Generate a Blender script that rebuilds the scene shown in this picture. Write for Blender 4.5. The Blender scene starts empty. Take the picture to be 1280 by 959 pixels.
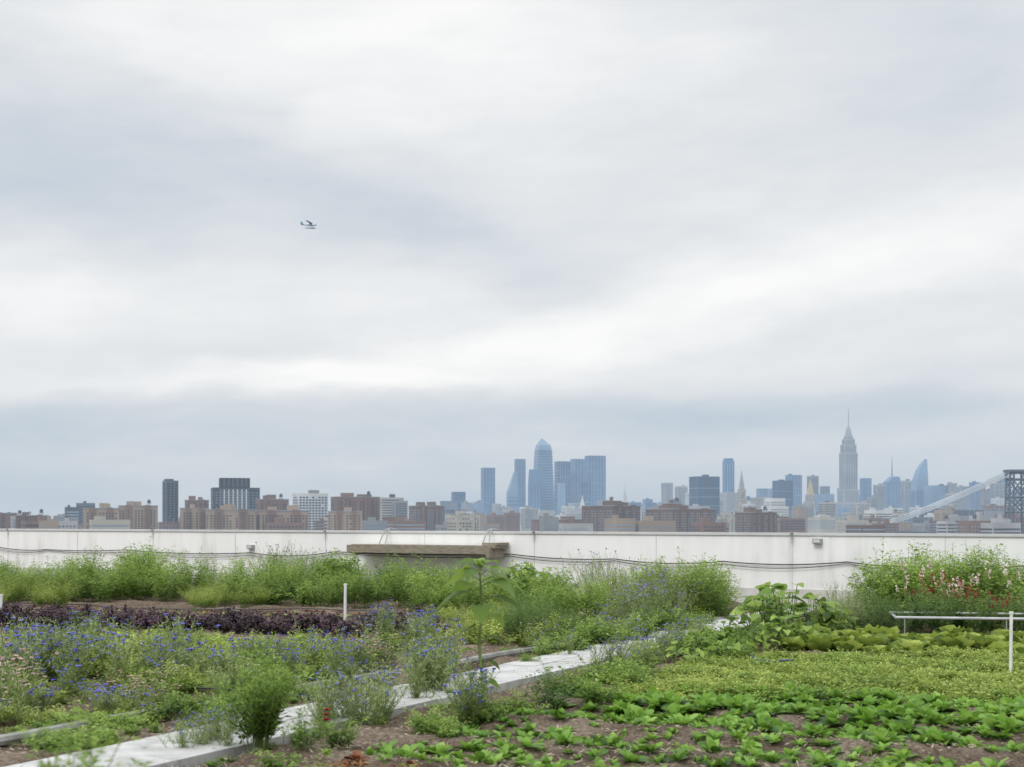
import bpy, math, random
import numpy as np
rng=np.random.default_rng(11); random.seed(5)
F=1778.0; H=1.7; HY=650.0
scene=bpy.context.scene
def gp(x,y):
    d=H*F/(y-HY); return np.array([(x-640)/F*d,d])

# ------------------------------------------------------------ materials
def newmat(name):
    m=bpy.data.materials.new(name); m.use_nodes=True; nt=m.node_tree; nt.nodes.clear()
    o=nt.nodes.new('ShaderNodeOutputMaterial'); return m,nt,o
def N(nt,t,**k):
    n=nt.nodes.new(t)
    for a,b in k.items(): setattr(n,a,b)
    return n
def math_(nt,op,a,b=None,c=None):
    n=nt.nodes.new('ShaderNodeMath'); n.operation=op
    for i,v in enumerate((a,b,c)):
        if v is None: continue
        if isinstance(v,(int,float)): n.inputs[i].default_value=v
        else: nt.links.new(v,n.inputs[i])
    return n.outputs[0]
def ramp(nt,fac,stops):
    r=nt.nodes.new('ShaderNodeValToRGB'); e=r.color_ramp.elements
    while len(e)<len(stops): e.new(0.5)
    for i,(p,c) in enumerate(stops):
        e[i].position=p; e[i].color=(*c,1)
    nt.links.new(fac,r.inputs[0]); return r.outputs[0]
def leafmat(name,stops,transl=0.35,rough=0.5,spec=0.25):
    m,nt,o=newmat(name)
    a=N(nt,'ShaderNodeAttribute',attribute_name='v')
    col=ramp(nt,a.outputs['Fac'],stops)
    p=N(nt,'ShaderNodeBsdfPrincipled'); p.inputs['Roughness'].default_value=rough
    p.inputs['Specular IOR Level'].default_value=spec
    nt.links.new(col,p.inputs['Base Color'])
    if transl==0:
        nt.links.new(p.outputs[0],o.inputs[0]); return m
    t=N(nt,'ShaderNodeBsdfTranslucent')
    mx=N(nt,'ShaderNodeMixShader'); mx.inputs[0].default_value=transl
    hs=N(nt,'ShaderNodeHueSaturation'); hs.inputs['Value'].default_value=1.3; hs.inputs['Hue'].default_value=0.488
    nt.links.new(col,hs.inputs['Color']); nt.links.new(hs.outputs[0],t.inputs['Color'])
    nt.links.new(p.outputs[0],mx.inputs[1]); nt.links.new(t.outputs[0],mx.inputs[2]); nt.links.new(mx.outputs[0],o.inputs[0])
    return m
def simplemat(name,c1,c2=None,scale=5,rough=0.7,bump=0.0,metal=0,detail=6,stretch=None):
    m,nt,o=newmat(name)
    p=N(nt,'ShaderNodeBsdfPrincipled'); p.inputs['Roughness'].default_value=rough; p.inputs['Metallic'].default_value=metal
    tc=N(nt,'ShaderNodeTexCoord'); no=N(nt,'ShaderNodeTexNoise'); no.inputs['Scale'].default_value=scale; no.inputs['Detail'].default_value=detail
    if stretch:
        mp=N(nt,'ShaderNodeMapping'); mp.inputs['Scale'].default_value=stretch
        nt.links.new(tc.outputs['Object'],mp.inputs[0]); nt.links.new(mp.outputs[0],no.inputs['Vector'])
    else: nt.links.new(tc.outputs['Object'],no.inputs['Vector'])
    c2=c2 or tuple(x*0.8 for x in c1)
    nt.links.new(ramp(nt,no.outputs[0],[(0.3,c2),(0.7,c1)]),p.inputs['Base Color'])
    if bump:
        b=N(nt,'ShaderNodeBump'); b.inputs['Strength'].default_value=bump; b.inputs['Distance'].default_value=0.02
        nt.links.new(no.outputs[0],b.inputs['Height']); nt.links.new(b.outputs[0],p.inputs['Normal'])
    nt.links.new(p.outputs[0],o.inputs[0]); return m
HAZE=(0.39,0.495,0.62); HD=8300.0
def citymat(name,c,rough=0.8,spec=0.3,var=0.14,scale=0.02):
    m,nt,o=newmat(name); m.cycles.emission_sampling='NONE'
    p=N(nt,'ShaderNodeBsdfPrincipled'); p.inputs['Roughness'].default_value=rough; p.inputs['Specular IOR Level'].default_value=spec
    g=N(nt,'ShaderNodeNewGeometry'); no=N(nt,'ShaderNodeTexNoise'); no.inputs['Scale'].default_value=scale; no.inputs['Detail'].default_value=4
    nt.links.new(g.outputs['Position'],no.inputs['Vector'])
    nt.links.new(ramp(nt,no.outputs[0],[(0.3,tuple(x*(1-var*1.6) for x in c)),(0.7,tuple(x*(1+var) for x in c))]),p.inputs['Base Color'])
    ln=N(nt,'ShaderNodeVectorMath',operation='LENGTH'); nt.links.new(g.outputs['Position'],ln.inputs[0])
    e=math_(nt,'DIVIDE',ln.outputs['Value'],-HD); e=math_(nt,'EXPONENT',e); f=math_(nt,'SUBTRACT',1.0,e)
    em=N(nt,'ShaderNodeEmission'); em.inputs[0].default_value=(*HAZE,1)  # aerial haze painted into city surfaces as emission, growing with distance
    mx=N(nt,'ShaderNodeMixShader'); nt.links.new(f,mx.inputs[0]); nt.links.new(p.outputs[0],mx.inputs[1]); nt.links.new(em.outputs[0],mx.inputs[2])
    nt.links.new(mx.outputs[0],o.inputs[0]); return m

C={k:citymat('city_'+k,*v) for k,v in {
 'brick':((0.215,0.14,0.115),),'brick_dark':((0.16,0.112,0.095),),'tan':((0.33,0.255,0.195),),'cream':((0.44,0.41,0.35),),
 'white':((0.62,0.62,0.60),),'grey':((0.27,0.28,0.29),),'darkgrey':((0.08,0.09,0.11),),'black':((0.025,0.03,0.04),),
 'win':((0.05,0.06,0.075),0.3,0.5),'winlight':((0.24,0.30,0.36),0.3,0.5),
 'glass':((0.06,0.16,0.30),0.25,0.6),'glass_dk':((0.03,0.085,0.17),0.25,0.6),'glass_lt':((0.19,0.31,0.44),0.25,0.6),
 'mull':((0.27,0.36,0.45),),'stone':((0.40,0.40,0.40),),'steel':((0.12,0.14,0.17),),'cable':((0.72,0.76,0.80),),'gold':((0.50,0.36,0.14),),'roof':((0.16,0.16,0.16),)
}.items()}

# ------------------------------------------------------------ mesh builder (python lists)
class MB:
    def __init__(s): s.v=[];s.f=[];s.m=[];s.mats=[]
    def mi(s,mat):
        if mat not in s.mats: s.mats.append(mat)
        return s.mats.index(mat)
    def quad(s,a,b,c,d,mat):
        n=len(s.v); s.v+= [tuple(a),tuple(b),tuple(c),tuple(d)]; s.f.append((n,n+1,n+2,n+3)); s.m.append(s.mi(mat))
    def poly(s,pts,mat):
        n=len(s.v); s.v+=[tuple(p) for p in pts]; s.f.append(tuple(range(n,n+len(pts)))); s.m.append(s.mi(mat))
    def corners(s,cx,cy,w,d,th):
        c,sn=math.cos(th),math.sin(th)
        return [(cx+a*w/2*c-b*d/2*sn, cy+a*w/2*sn+b*d/2*c) for a,b in ((-1,-1),(1,-1),(1,1),(-1,1))]
    def box(s,cx,cy,w,d,th,z0,z1,mat,top=None,bottom=False):
        p=s.corners(cx,cy,w,d,th)
        for i in range(4):
            a,b=p[i],p[(i+1)%4]; s.quad((*a,z0),(*b,z0),(*b,z1),(*a,z1),mat)
        s.poly([(*q,z1) for q in p],top or mat)
        if bottom: s.poly([(*q,z0) for q in p[::-1]],mat)
    def loft(s,levels,mat,cap=None):
        R=[[(*q,L[0]) for q in s.corners(*L[1:])] for L in levels]
        for A,B in zip(R,R[1:]):
            for i in range(4):
                j=(i+1)%4; s.quad(A[i],A[j],B[j],B[i],mat)
        s.poly(R[-1],cap or mat)
    def windows(s,cx,cy,w,d,th,z0,z1,mat,sx=3.4,sz=3.0,ww=1.6,wh=1.5,off=0.2,faces=(0,1,3),skip=None,bands=False,vert=False):
        p=s.corners(cx,cy,w,d,th)
        for i in faces:
            a=np.array(p[i]);b=np.array(p[(i+1)%4]); L=np.linalg.norm(b-a)
            if L<sx*1.2: continue
            t=(b-a)/L; n=np.array([t[1],-t[0]])*off
            nc=max(1,int((L-1.5)/sx)); nr=max(1,int((z1-z0-1)/sz)); m0=(L-nc*sx)/2
            if bands:
                for r in range(nr):
                    z=z0+ (r+0.5)*sz-wh/2; q=a+t*1+n; e=b-t*1+n
                    s.quad((*q,z),(*e,z),(*e,z+wh),(*q,z+wh),mat)
                continue
            if vert:
                for c in range(nc):
                    q=a+t*(m0+(c+0.5)*sx-ww/2)+n; e=q+t*ww
                    s.quad((*q,z0),(*e,z0),(*e,z1-2),(*q,z1-2),mat)
                continue
            for r in range(nr):
                z=z0+(r+0.5)*sz-wh/2
                for c in range(nc):
                    if skip and (c%skip==skip-1): continue
                    if random.random()<0.05: continue
                    q=a+t*(m0+(c+0.5)*sx-ww/2)+n; e=q+t*ww
                    s.quad((*q,z),(*e,z),(*e,z+wh),(*q,z+wh),mat)
    def tube(s,pts,r,mat,k=6,r2=None):
        pts=[np.array(p,float) for p in pts]; rings=[]
        for i,p in enumerate(pts):
            t=pts[min(i+1,len(pts)-1)]-pts[max(i-1,0)]; t/=np.linalg.norm(t)+1e-9
            u=np.cross(t,[0,0,1.0]); 
            if np.linalg.norm(u)<1e-3: u=np.array([1.0,0,0])
            u/=np.linalg.norm(u); w=np.cross(u,t); rr=r if r2 is None else r+(r2-r)*i/(len(pts)-1)
            rings.append([p+rr*(math.cos(2*math.pi*j/k)*u+math.sin(2*math.pi*j/k)*w) for j in range(k)])
        n=len(s.v); mi=s.mi(mat)
        for R in rings: s.v+=[tuple(q) for q in R]
        for i in range(len(rings)-1):
            for j in range(k):
                a=n+i*k+j;b=n+i*k+(j+1)%k; s.f.append((a,b,b+k,a+k)); s.m.append(mi)
        s.f.append(tuple(n+j for j in range(k))); s.m.append(mi)
        s.f.append(tuple(n+(len(rings)-1)*k+j for j in range(k))); s.m.append(mi)
    def obj(s,name,smooth=False):
        me=bpy.data.meshes.new(name); me.from_pydata(s.v,[],s.f)
        for m in s.mats: me.materials.append(m)
        me.polygons.foreach_set('material_index',s.m)
        if smooth: me.polygons.foreach_set('use_smooth',[True]*len(s.f))
        me.update(); o=bpy.data.objects.new(name,me); scene.collection.objects.link(o); return o

GZ=-45.0
def place(x0,x1,yt,d,th,ratio=0.6):
    Xc=((x0+x1)/2-640)/F*d; W=(x1-x0)/F*d; Z=H+(HY-yt)/F*d
    dep=W*ratio; w=(W-dep*abs(math.sin(th)))/math.cos(th)
    return Xc,d,w,dep,Z
def rooftop(mb,X,Y,w,dp,th,Z,mat,n=1):
    for i in range(n):
        a=random.uniform(-.25,.25)*w; b=random.uniform(-.2,.2)*dp
        c,sn=math.cos(th),math.sin(th)
        hh=random.uniform(3,6)
        mb.box(X+a*c-b*sn,Y+a*sn+b*c,w*random.uniform(.15,.3),dp*.35,th,Z,Z+hh,mat)
def watertank(mb,X,Y,Z):
    mb.tube([(X,Y,Z+2.5),(X,Y,Z+6)],2.2,C['darkgrey'],8); mb.tube([(X,Y,Z+6),(X,Y,Z+7.8)],2.3,C['darkgrey'],8,0.1)
    for a,b in ((1,1),(1,-1),(-1,1),(-1,-1)): mb.tube([(X+a*1.4,Y+b*1.4,Z),(X+a*1.4,Y+b*1.4,Z+2.6)],.2,C['steel'],4)
def B(name,x0,x1,yt,d,style,wall,win='win',th=0.35,ratio=0.6,pent=1,**kw):
    X,Y,w,dp,Z=place(x0,x1,yt,d,th,ratio); mb=MB(); W=C[wall]; G=C[win]
    if style=='brick':
        mb.box(X,Y,w,dp,th,GZ,Z,W,C['roof']); mb.box(X,Y,w+.8,dp+.8,th,Z-0.2,Z+1.0,C[kw.get('cap','grey')])
        mb.windows(X,Y,w,dp,th,-20,Z-1,G,sx=kw.get('sx',3.6),sz=3.1,ww=kw.get('ww',1.9),wh=1.6,skip=kw.get('skip',4))
        c,sn=math.cos(th),math.sin(th)
        if w>25:
            for q in (-.28,.22):
                bx=X+q*w*c+(dp/2+1)*sn; by=Y+q*w*sn-(dp/2+1)*c
                mb.box(bx,by,w*.14,2.6,th,GZ,Z+1.5,C[kw.get('bay',wall)],C['roof'])
                mb.windows(bx,by,w*.14,2.6,th,-20,Z,G,sx=2.4,sz=3.1,ww=1.3,wh=1.5,faces=(0,))
        rooftop(mb,X,Y,w,dp,th,Z+1,W,pent)
        if kw.get('tank'): watertank(mb,X+w*.3,Y,Z+1)
    elif style=='grid':
        mb.box(X,Y,w,dp,th,GZ,Z,W,C['roof']); mb.windows(X,Y,w,dp,th,-20,Z-1,G,sx=kw.get('sx',4.6),sz=kw.get('sz',3.8),ww=kw.get('ww',3.2),wh=kw.get('wh',2.4))
        rooftop(mb,X,Y,w,dp,th,Z,C['grey'],pent)
    elif style=='bands':
        mb.box(X,Y,w,dp,th,GZ,Z,W,C['roof']); mb.windows(X,Y,w,dp,th,-20,Z-1,G,sz=kw.get('sz',4.5),wh=kw.get('wh',2.2),bands=True)
        rooftop(mb,X,Y,w,dp,th,Z,C['darkgrey'],pent)
    elif style=='glass':
        mb.box(X,Y,w,dp,th,GZ,Z,W,C['roof']); mb.windows(X,Y,w,dp,th,-20,Z+1.5,G,sx=kw.get('sx',9),ww=kw.get('ww',2.0),vert=True)
        mb.windows(X,Y,w,dp,th,-20,Z-2,C['mull'],sz=kw.get('sz',24),wh=1.2,bands=True,off=.35)
        if pent: rooftop(mb,X,Y,w,dp,th,Z,W,pent)
    elif style=='setback':
        z=GZ; n=kw.get('n',3); ww=w;dd=dp; hs=[.62,.82,1][3-n:] if n<=3 else [.5,.7,.87,1]
        for i,h in enumerate(hs):
            z1=GZ+(Z-GZ)*h
            mb.box(X,Y,ww,dd,th,z,z1,W,C['roof']); mb.windows(X,Y,ww,dd,th,max(z,-20),z1-1,G,sx=kw.get('sx',5),sz=5,ww=2.2,wh=2.6)
            z=z1; ww*=.75; dd*=.75
        if kw.get('spire'):
            zs=H+(HY-kw['spire'])/F*d; cap=C[kw.get('capm','grey')]
            zm=Z+(zs-Z)*.75
            mb.loft([(Z,X,Y,ww,dd,th),(zm,X,Y,ww*.25,dd*.25,th),(zs,X,Y,.6,.6,th)],cap)
    return mb.obj(name)

# ---- waterfront & lower skyline, left to right
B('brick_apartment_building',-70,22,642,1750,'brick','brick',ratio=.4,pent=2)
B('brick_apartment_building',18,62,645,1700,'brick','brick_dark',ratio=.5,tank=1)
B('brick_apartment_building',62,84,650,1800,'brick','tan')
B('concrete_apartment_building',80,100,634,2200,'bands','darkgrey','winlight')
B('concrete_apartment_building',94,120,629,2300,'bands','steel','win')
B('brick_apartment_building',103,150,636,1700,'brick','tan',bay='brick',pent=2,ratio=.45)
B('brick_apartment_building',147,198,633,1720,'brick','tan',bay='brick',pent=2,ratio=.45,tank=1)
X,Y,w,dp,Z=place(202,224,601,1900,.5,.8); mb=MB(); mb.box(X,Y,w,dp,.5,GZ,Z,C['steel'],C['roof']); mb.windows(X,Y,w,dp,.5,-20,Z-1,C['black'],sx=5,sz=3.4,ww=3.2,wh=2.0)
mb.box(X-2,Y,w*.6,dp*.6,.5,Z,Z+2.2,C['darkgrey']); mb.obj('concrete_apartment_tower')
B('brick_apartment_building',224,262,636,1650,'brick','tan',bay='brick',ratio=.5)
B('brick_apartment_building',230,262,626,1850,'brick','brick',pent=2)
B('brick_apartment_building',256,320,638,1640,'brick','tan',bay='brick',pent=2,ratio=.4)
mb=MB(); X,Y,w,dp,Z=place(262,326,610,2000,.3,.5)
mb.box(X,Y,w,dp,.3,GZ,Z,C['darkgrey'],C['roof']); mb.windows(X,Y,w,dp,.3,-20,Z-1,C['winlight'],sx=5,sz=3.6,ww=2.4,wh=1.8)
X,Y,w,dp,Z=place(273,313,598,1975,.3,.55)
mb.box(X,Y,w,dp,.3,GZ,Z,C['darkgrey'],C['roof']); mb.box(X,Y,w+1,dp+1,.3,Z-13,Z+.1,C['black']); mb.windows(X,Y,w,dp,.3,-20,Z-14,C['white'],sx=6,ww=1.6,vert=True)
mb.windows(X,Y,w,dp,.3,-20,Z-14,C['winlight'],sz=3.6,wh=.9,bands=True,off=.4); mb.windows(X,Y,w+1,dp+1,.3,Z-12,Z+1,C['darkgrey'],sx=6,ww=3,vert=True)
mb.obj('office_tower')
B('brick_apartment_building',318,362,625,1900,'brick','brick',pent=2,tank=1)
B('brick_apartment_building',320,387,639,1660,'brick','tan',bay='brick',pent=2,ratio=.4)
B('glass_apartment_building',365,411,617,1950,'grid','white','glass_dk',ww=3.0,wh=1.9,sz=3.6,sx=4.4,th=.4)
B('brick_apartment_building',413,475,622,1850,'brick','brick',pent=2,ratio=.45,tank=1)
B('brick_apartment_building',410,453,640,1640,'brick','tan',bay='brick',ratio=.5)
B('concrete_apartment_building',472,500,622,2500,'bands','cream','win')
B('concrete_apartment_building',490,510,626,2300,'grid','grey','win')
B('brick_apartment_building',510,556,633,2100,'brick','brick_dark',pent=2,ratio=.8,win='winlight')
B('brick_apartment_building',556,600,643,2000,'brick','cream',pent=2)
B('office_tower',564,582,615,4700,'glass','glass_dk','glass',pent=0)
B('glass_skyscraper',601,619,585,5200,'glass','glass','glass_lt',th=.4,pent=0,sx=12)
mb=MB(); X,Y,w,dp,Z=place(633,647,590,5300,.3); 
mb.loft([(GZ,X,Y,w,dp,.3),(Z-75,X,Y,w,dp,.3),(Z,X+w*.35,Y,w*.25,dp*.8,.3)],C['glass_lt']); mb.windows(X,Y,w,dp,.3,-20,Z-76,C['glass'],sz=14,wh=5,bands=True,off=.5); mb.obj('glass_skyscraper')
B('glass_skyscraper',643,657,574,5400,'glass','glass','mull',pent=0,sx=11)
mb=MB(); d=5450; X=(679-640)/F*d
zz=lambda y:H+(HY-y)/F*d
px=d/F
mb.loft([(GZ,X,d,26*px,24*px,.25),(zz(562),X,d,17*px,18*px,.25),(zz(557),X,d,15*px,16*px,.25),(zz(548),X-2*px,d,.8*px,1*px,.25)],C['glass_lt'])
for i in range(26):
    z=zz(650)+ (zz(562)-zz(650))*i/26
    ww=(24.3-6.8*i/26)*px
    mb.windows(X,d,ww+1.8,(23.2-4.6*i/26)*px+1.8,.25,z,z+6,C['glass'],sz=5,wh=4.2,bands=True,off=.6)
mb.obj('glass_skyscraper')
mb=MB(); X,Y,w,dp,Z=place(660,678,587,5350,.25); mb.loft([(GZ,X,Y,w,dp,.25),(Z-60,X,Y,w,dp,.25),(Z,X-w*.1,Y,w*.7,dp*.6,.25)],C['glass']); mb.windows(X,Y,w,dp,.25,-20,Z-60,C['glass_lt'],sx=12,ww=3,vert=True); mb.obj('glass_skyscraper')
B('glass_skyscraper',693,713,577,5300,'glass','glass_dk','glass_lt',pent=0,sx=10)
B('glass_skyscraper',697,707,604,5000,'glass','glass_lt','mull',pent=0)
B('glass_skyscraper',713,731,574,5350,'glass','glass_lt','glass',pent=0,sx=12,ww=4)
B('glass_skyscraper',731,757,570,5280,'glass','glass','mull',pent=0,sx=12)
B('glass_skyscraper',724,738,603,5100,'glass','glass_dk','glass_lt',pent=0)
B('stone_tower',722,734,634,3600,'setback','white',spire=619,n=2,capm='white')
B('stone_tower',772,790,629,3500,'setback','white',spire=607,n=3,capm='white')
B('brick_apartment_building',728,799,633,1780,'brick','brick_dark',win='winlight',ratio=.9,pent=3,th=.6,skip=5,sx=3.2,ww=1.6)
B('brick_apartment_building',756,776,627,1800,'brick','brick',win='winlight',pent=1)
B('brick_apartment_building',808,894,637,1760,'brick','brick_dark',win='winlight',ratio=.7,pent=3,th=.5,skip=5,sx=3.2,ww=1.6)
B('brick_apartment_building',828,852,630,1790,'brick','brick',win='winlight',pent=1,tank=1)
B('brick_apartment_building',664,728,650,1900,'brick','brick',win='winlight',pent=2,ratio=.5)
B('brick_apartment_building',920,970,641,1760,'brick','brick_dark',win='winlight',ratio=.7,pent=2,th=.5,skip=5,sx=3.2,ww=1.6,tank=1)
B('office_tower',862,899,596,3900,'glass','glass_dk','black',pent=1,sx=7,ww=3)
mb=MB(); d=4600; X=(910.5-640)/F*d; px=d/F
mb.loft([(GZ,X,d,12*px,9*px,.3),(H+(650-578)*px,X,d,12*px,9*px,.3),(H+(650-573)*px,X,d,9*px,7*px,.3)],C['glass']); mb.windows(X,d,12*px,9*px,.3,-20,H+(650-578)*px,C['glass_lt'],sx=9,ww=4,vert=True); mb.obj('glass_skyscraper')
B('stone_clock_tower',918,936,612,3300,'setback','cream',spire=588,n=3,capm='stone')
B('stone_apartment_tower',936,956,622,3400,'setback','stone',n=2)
B('office_tower',966,991,601,4300,'glass','glass_dk','black',pent=1,sx=8)
B('office_tower',982,1002,594,5000,'glass','glass','mull',pent=1)
B('gold_roofed_tower',1002,1024,618,4700,'setback','cream',spire=598,n=3,capm='gold')
B('office_tower',1009,1023,595,5300,'bands','grey','win')
B('stone_apartment_tower',952,985,623,2900,'setback','white',n=2,sx=4)
B('stone_apartment_tower',1024,1044,628,3600,'bands','cream','win')
B('brick_apartment_building',893,918,645,2200,'brick','cream',pent=2)
mb=MB(); d=5400; px=d/F; X=(1060.5-640)/F*d; th=.3; z=lambda y:H+(650-y)*px
prev=GZ
for yt_,ww in ((628,34),(612,27),(566,23.5),(556,20.5),(549,16.5),(545,12)):
    mb.box(X,d,ww*px*.8,ww*px*.55,th,prev,z(yt_),C['stone'],C['roof'])
    mb.windows(X,d,ww*px*.8,ww*px*.55,th,max(prev,-20),z(yt_)-3,C['steel'],sx=7.5,ww=3.0,vert=True,off=.4); prev=z(yt_)
mb.loft([(prev,X,d,7*px,6*px,th),(z(538),X,d,5*px,4.5*px,th),(z(534),X,d,3.2*px,3*px,th)],C['stone'])
mb.tube([(X,d,z(534)),(X,d,z(522))],2.6,C['stone'],8,1.6); mb.tube([(X,d,z(522)),(X,d,z(510))],1.3,C['steel'],6,.5)
mb.obj('art_deco_skyscraper')
B('office_tower',1075,1089,598,5600,'glass','glass','glass_lt',pent=0)
B('office_tower',1092,1106,606,5500,'bands','stone','win')
mb=MB(); d=5900; px=d/F; X=(1115-640)/F*d; z=lambda y:H+(650-y)*px
mb.loft([(GZ,X,d,20*px,14*px,.3),(z(603),X,d,18*px,13*px,.3),(z(596),X+3*px,d,9*px,9*px,.3)],C['glass']); mb.windows(X,d,19*px,14*px,.3,0,z(606),C['glass_lt'],sx=12,ww=4,vert=True,off=3)
mb.tube([(X,d,z(598)),(X,d,z(571))],3.2,C['steel'],6,.7); mb.obj('spired_skyscraper')
B('office_tower',1126,1141,601,5300,'bands','stone','glass_dk')
mb=MB(); d=5000; px=d/F; X=(1149-640)/F*d; z=lambda y:H+(650-y)*px
lv=[]
for y_,w_,sh in ((750,23,0),(640,22.5,0),(615,21,.3),(600,18.5,1.2),(588,14,3),(580,9,5.4),(574,3,8)): lv.append((z(y_),X+sh*px,d,w_*px*.85,14*px*(w_/23),.3))
lv[0]=(GZ,)+lv[0][1:]
mb.loft(lv,C['glass_lt']); mb.windows(X,d,22.6*px*.85,14*px,.3,0,z(612),C['glass'],sx=10,ww=5,vert=True,off=2); mb.obj('curved_glass_skyscraper')
for a in [(1162,1184,607,'glass','glass_dk','glass_lt'),(1184,1196,604,'bands','stone','win'),(1195,1212,608,'bands','cream','glass_dk'),(1212,1228,603,'glass','glass','mull'),(1226,1240,612,'bands','brick','winlight'),(1238,1256,604,'bands','stone','win'),(1250,1262,598,'glass','glass','glass_lt'),(1282,1310,600,'bands','grey','win')]:
    B('office_tower',a[0],a[1],a[2],random.uniform(4600,5400),a[3],a[4],a[5],pent=1)

def filler(name,n,xr,dr,yr,walls,wins,wr):
    mb=MB()
    for i in range(n):
        x=random.uniform(*xr); d=random.uniform(*dr); wm=random.uniform(*wr); wp=wm/d*F
        y=random.triangular(yr[0],yr[1],yr[1]-2); th=random.choice((.3,.35,.5))
        X,Y,w,dp,Z=place(x-wp/2,x+wp/2,y,d,th,random.uniform(.4,.9)); W=C[random.choice(walls)]; G=C[random.choice(wins)]
        mb.box(X,Y,w,dp,th,GZ,Z,W,C['roof'])
        if random.random()<.5: mb.windows(X,Y,w,dp,th,-15,Z-1,G,sx=4.2,sz=3.6,ww=2.0,wh=1.8,faces=(0,3))
        else: mb.windows(X,Y,w,dp,th,-15,Z-1,G,sz=4.2,wh=1.7,bands=True,faces=(0,3))
        if random.random()<.7: rooftop(mb,X,Y,w,dp,th,Z,W,1)
        if d<3500 and random.random()<.25: watertank(mb,X,Y,Z)
    mb.obj(name)
filler('distant_city_blocks',120,(-350,1650),(1500,2300),(643,657),['brick','brick_dark','tan','cream','grey','stone','brick'],['win','winlight'],(20,55))
filler('distant_city_blocks',60,(-350,500),(2300,3500),(640,652),['brick','grey','steel','cream','brick_dark'],['win','winlight'],(25,50))
filler('distant_city_blocks',190,(480,1650),(2400,4000),(628,650),['white','cream','grey','stone','brick','tan','steel'],['win','winlight','glass_dk'],(22,50))
filler('distant_city_blocks',170,(800,1650),(4200,6500),(603,642),['stone','grey','glass','glass_lt','steel','white','cream'],['win','winlight','glass_dk'],(30,60))
filler('distant_city_blocks',50,(540,820),(4300,5600),(622,642),['stone','grey','glass','glass_lt','steel','white'],['win','winlight'],(30,60))

# ---- suspension bridge
mb=MB(); d=1690; px=d/F; zt=H+(650-590)*px
Xt=(1272-640)/F*d
for sx in (-1,1):
    for sy in (-1,1):
        for o in (-3.2,3.2):
            mb.tube([(Xt+sx*10.5+o*.7,d+sy*9,GZ),(Xt+sx*9+o*.7,d+sy*7,zt)],1.2,C['steel'],4)
        for i in range(14):
            za=GZ+(zt-GZ)*i/14; zb=GZ+(zt-GZ)*(i+1)/14; q=1 if i%2 else -1
            mb.tube([(Xt+sx*10-2.3*q,d+sy*8,za),(Xt+sx*10+2.3*q,d+sy*8,zb)],.55,C['steel'],4)
            mb.tube([(Xt+sx*10-2.3,d+sy*8,za),(Xt+sx*10+2.3,d+sy*8,za)],.55,C['steel'],4)
for sy in (-1,1):
    for zz_ in (zt-1,zt-9,zt-30,zt-48):
        mb.tube([(Xt-12.5,d+sy*7.4,zz_),(Xt+12.5,d+sy*7.4,zz_)],1.3,C['steel'],4)
    for za,zb in ((zt-9,zt-30),(zt-30,zt-48)):
        mb.tube([(Xt-8,d+sy*7.4,za),(Xt+8,d+sy*7.4,zb)],.8,C['steel'],4); mb.tube([(Xt+8,d+sy*7.4,za),(Xt-8,d+sy*7.4,zb)],.8,C['steel'],4)
mb.box(Xt,d,28,20,0,zt,zt+2.5,C['steel'])
deckz=-6.0
for sy in (-8,8):
    for sgn,end in ((-1,((1108-640)/F*2000,2050.0,deckz)),(1,(Xt+230,d-260,deckz+3))):
        A=np.array([Xt+sgn*9,d+sy,zt+1.5]); E=np.array(end)+np.array([0,sy*1.6,0])
        pts=[]
        for i in range(25):
            t=i/24; p=A+(E-A)*t; p[2]=E[2]+(A[2]-E[2])*((1-t)*.8+.2*(1-t)**2); pts.append(p)
        for dz in (0,-4.5): mb.tube([p+np.array([0,0,dz]) for p in pts],.8,C['cable'],5)
        for p in pts[2:-1:4]: mb.tube([p,(p[0],p[1],deckz-6)],.10,C['cable'],3)
A=np.array([(1080-640)/F*2060,2110.0]);Bq=np.array([Xt+260,d-300]); v=Bq-A; L=np.linalg.norm(v); c=(A+Bq)/2; th=math.atan2(v[1],v[0])
mb.box(c[0],c[1],L,22,th,deckz-14,deckz-8,C['steel'],bottom=True)
mb.obj('suspension_bridge')

# ---- city ground and river
mb=MB(); R=45000
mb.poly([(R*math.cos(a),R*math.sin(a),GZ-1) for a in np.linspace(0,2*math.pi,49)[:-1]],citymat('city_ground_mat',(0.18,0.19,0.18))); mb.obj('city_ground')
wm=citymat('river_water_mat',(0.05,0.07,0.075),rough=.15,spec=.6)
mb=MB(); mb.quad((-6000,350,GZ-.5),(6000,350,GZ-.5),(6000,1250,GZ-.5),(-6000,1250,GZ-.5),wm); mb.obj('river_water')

# ------------------------------------------------------------ roof: building, soil, wall, path
def wl(x):
    inv=.0238+(.03846-.0238)*x/1280; d=1/inv; return np.array([(x-640)/F*d,d])
wA,wB=wl(0),wl(1280); wd=(wB-wA)/np.linalg.norm(wB-wA); wn=np.array([-wd[1],wd[0]]); wn=wn if wn[1]>0 else -wn
wth=math.atan2(wd[1],wd[0]); WT=H-.26
def wallpt(s,off=0):
    p=wl(640)+wd*s-wn*off; return p
m,nt,o=newmat('white_parapet_paint'); p=N(nt,'ShaderNodeBsdfPrincipled'); p.inputs['Roughness'].default_value=.75
tc=N(nt,'ShaderNodeTexCoord'); sep=N(nt,'ShaderNodeSeparateXYZ'); nt.links.new(tc.outputs['Object'],sep.inputs[0])
mp=N(nt,'ShaderNodeMapping'); mp.inputs['Scale'].default_value=(2.2,2.2,.25); nt.links.new(tc.outputs['Object'],mp.inputs[0])
n1=N(nt,'ShaderNodeTexNoise'); n1.inputs['Scale'].default_value=2; n1.inputs['Detail'].default_value=6; nt.links.new(mp.outputs[0],n1.inputs['Vector'])
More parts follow.
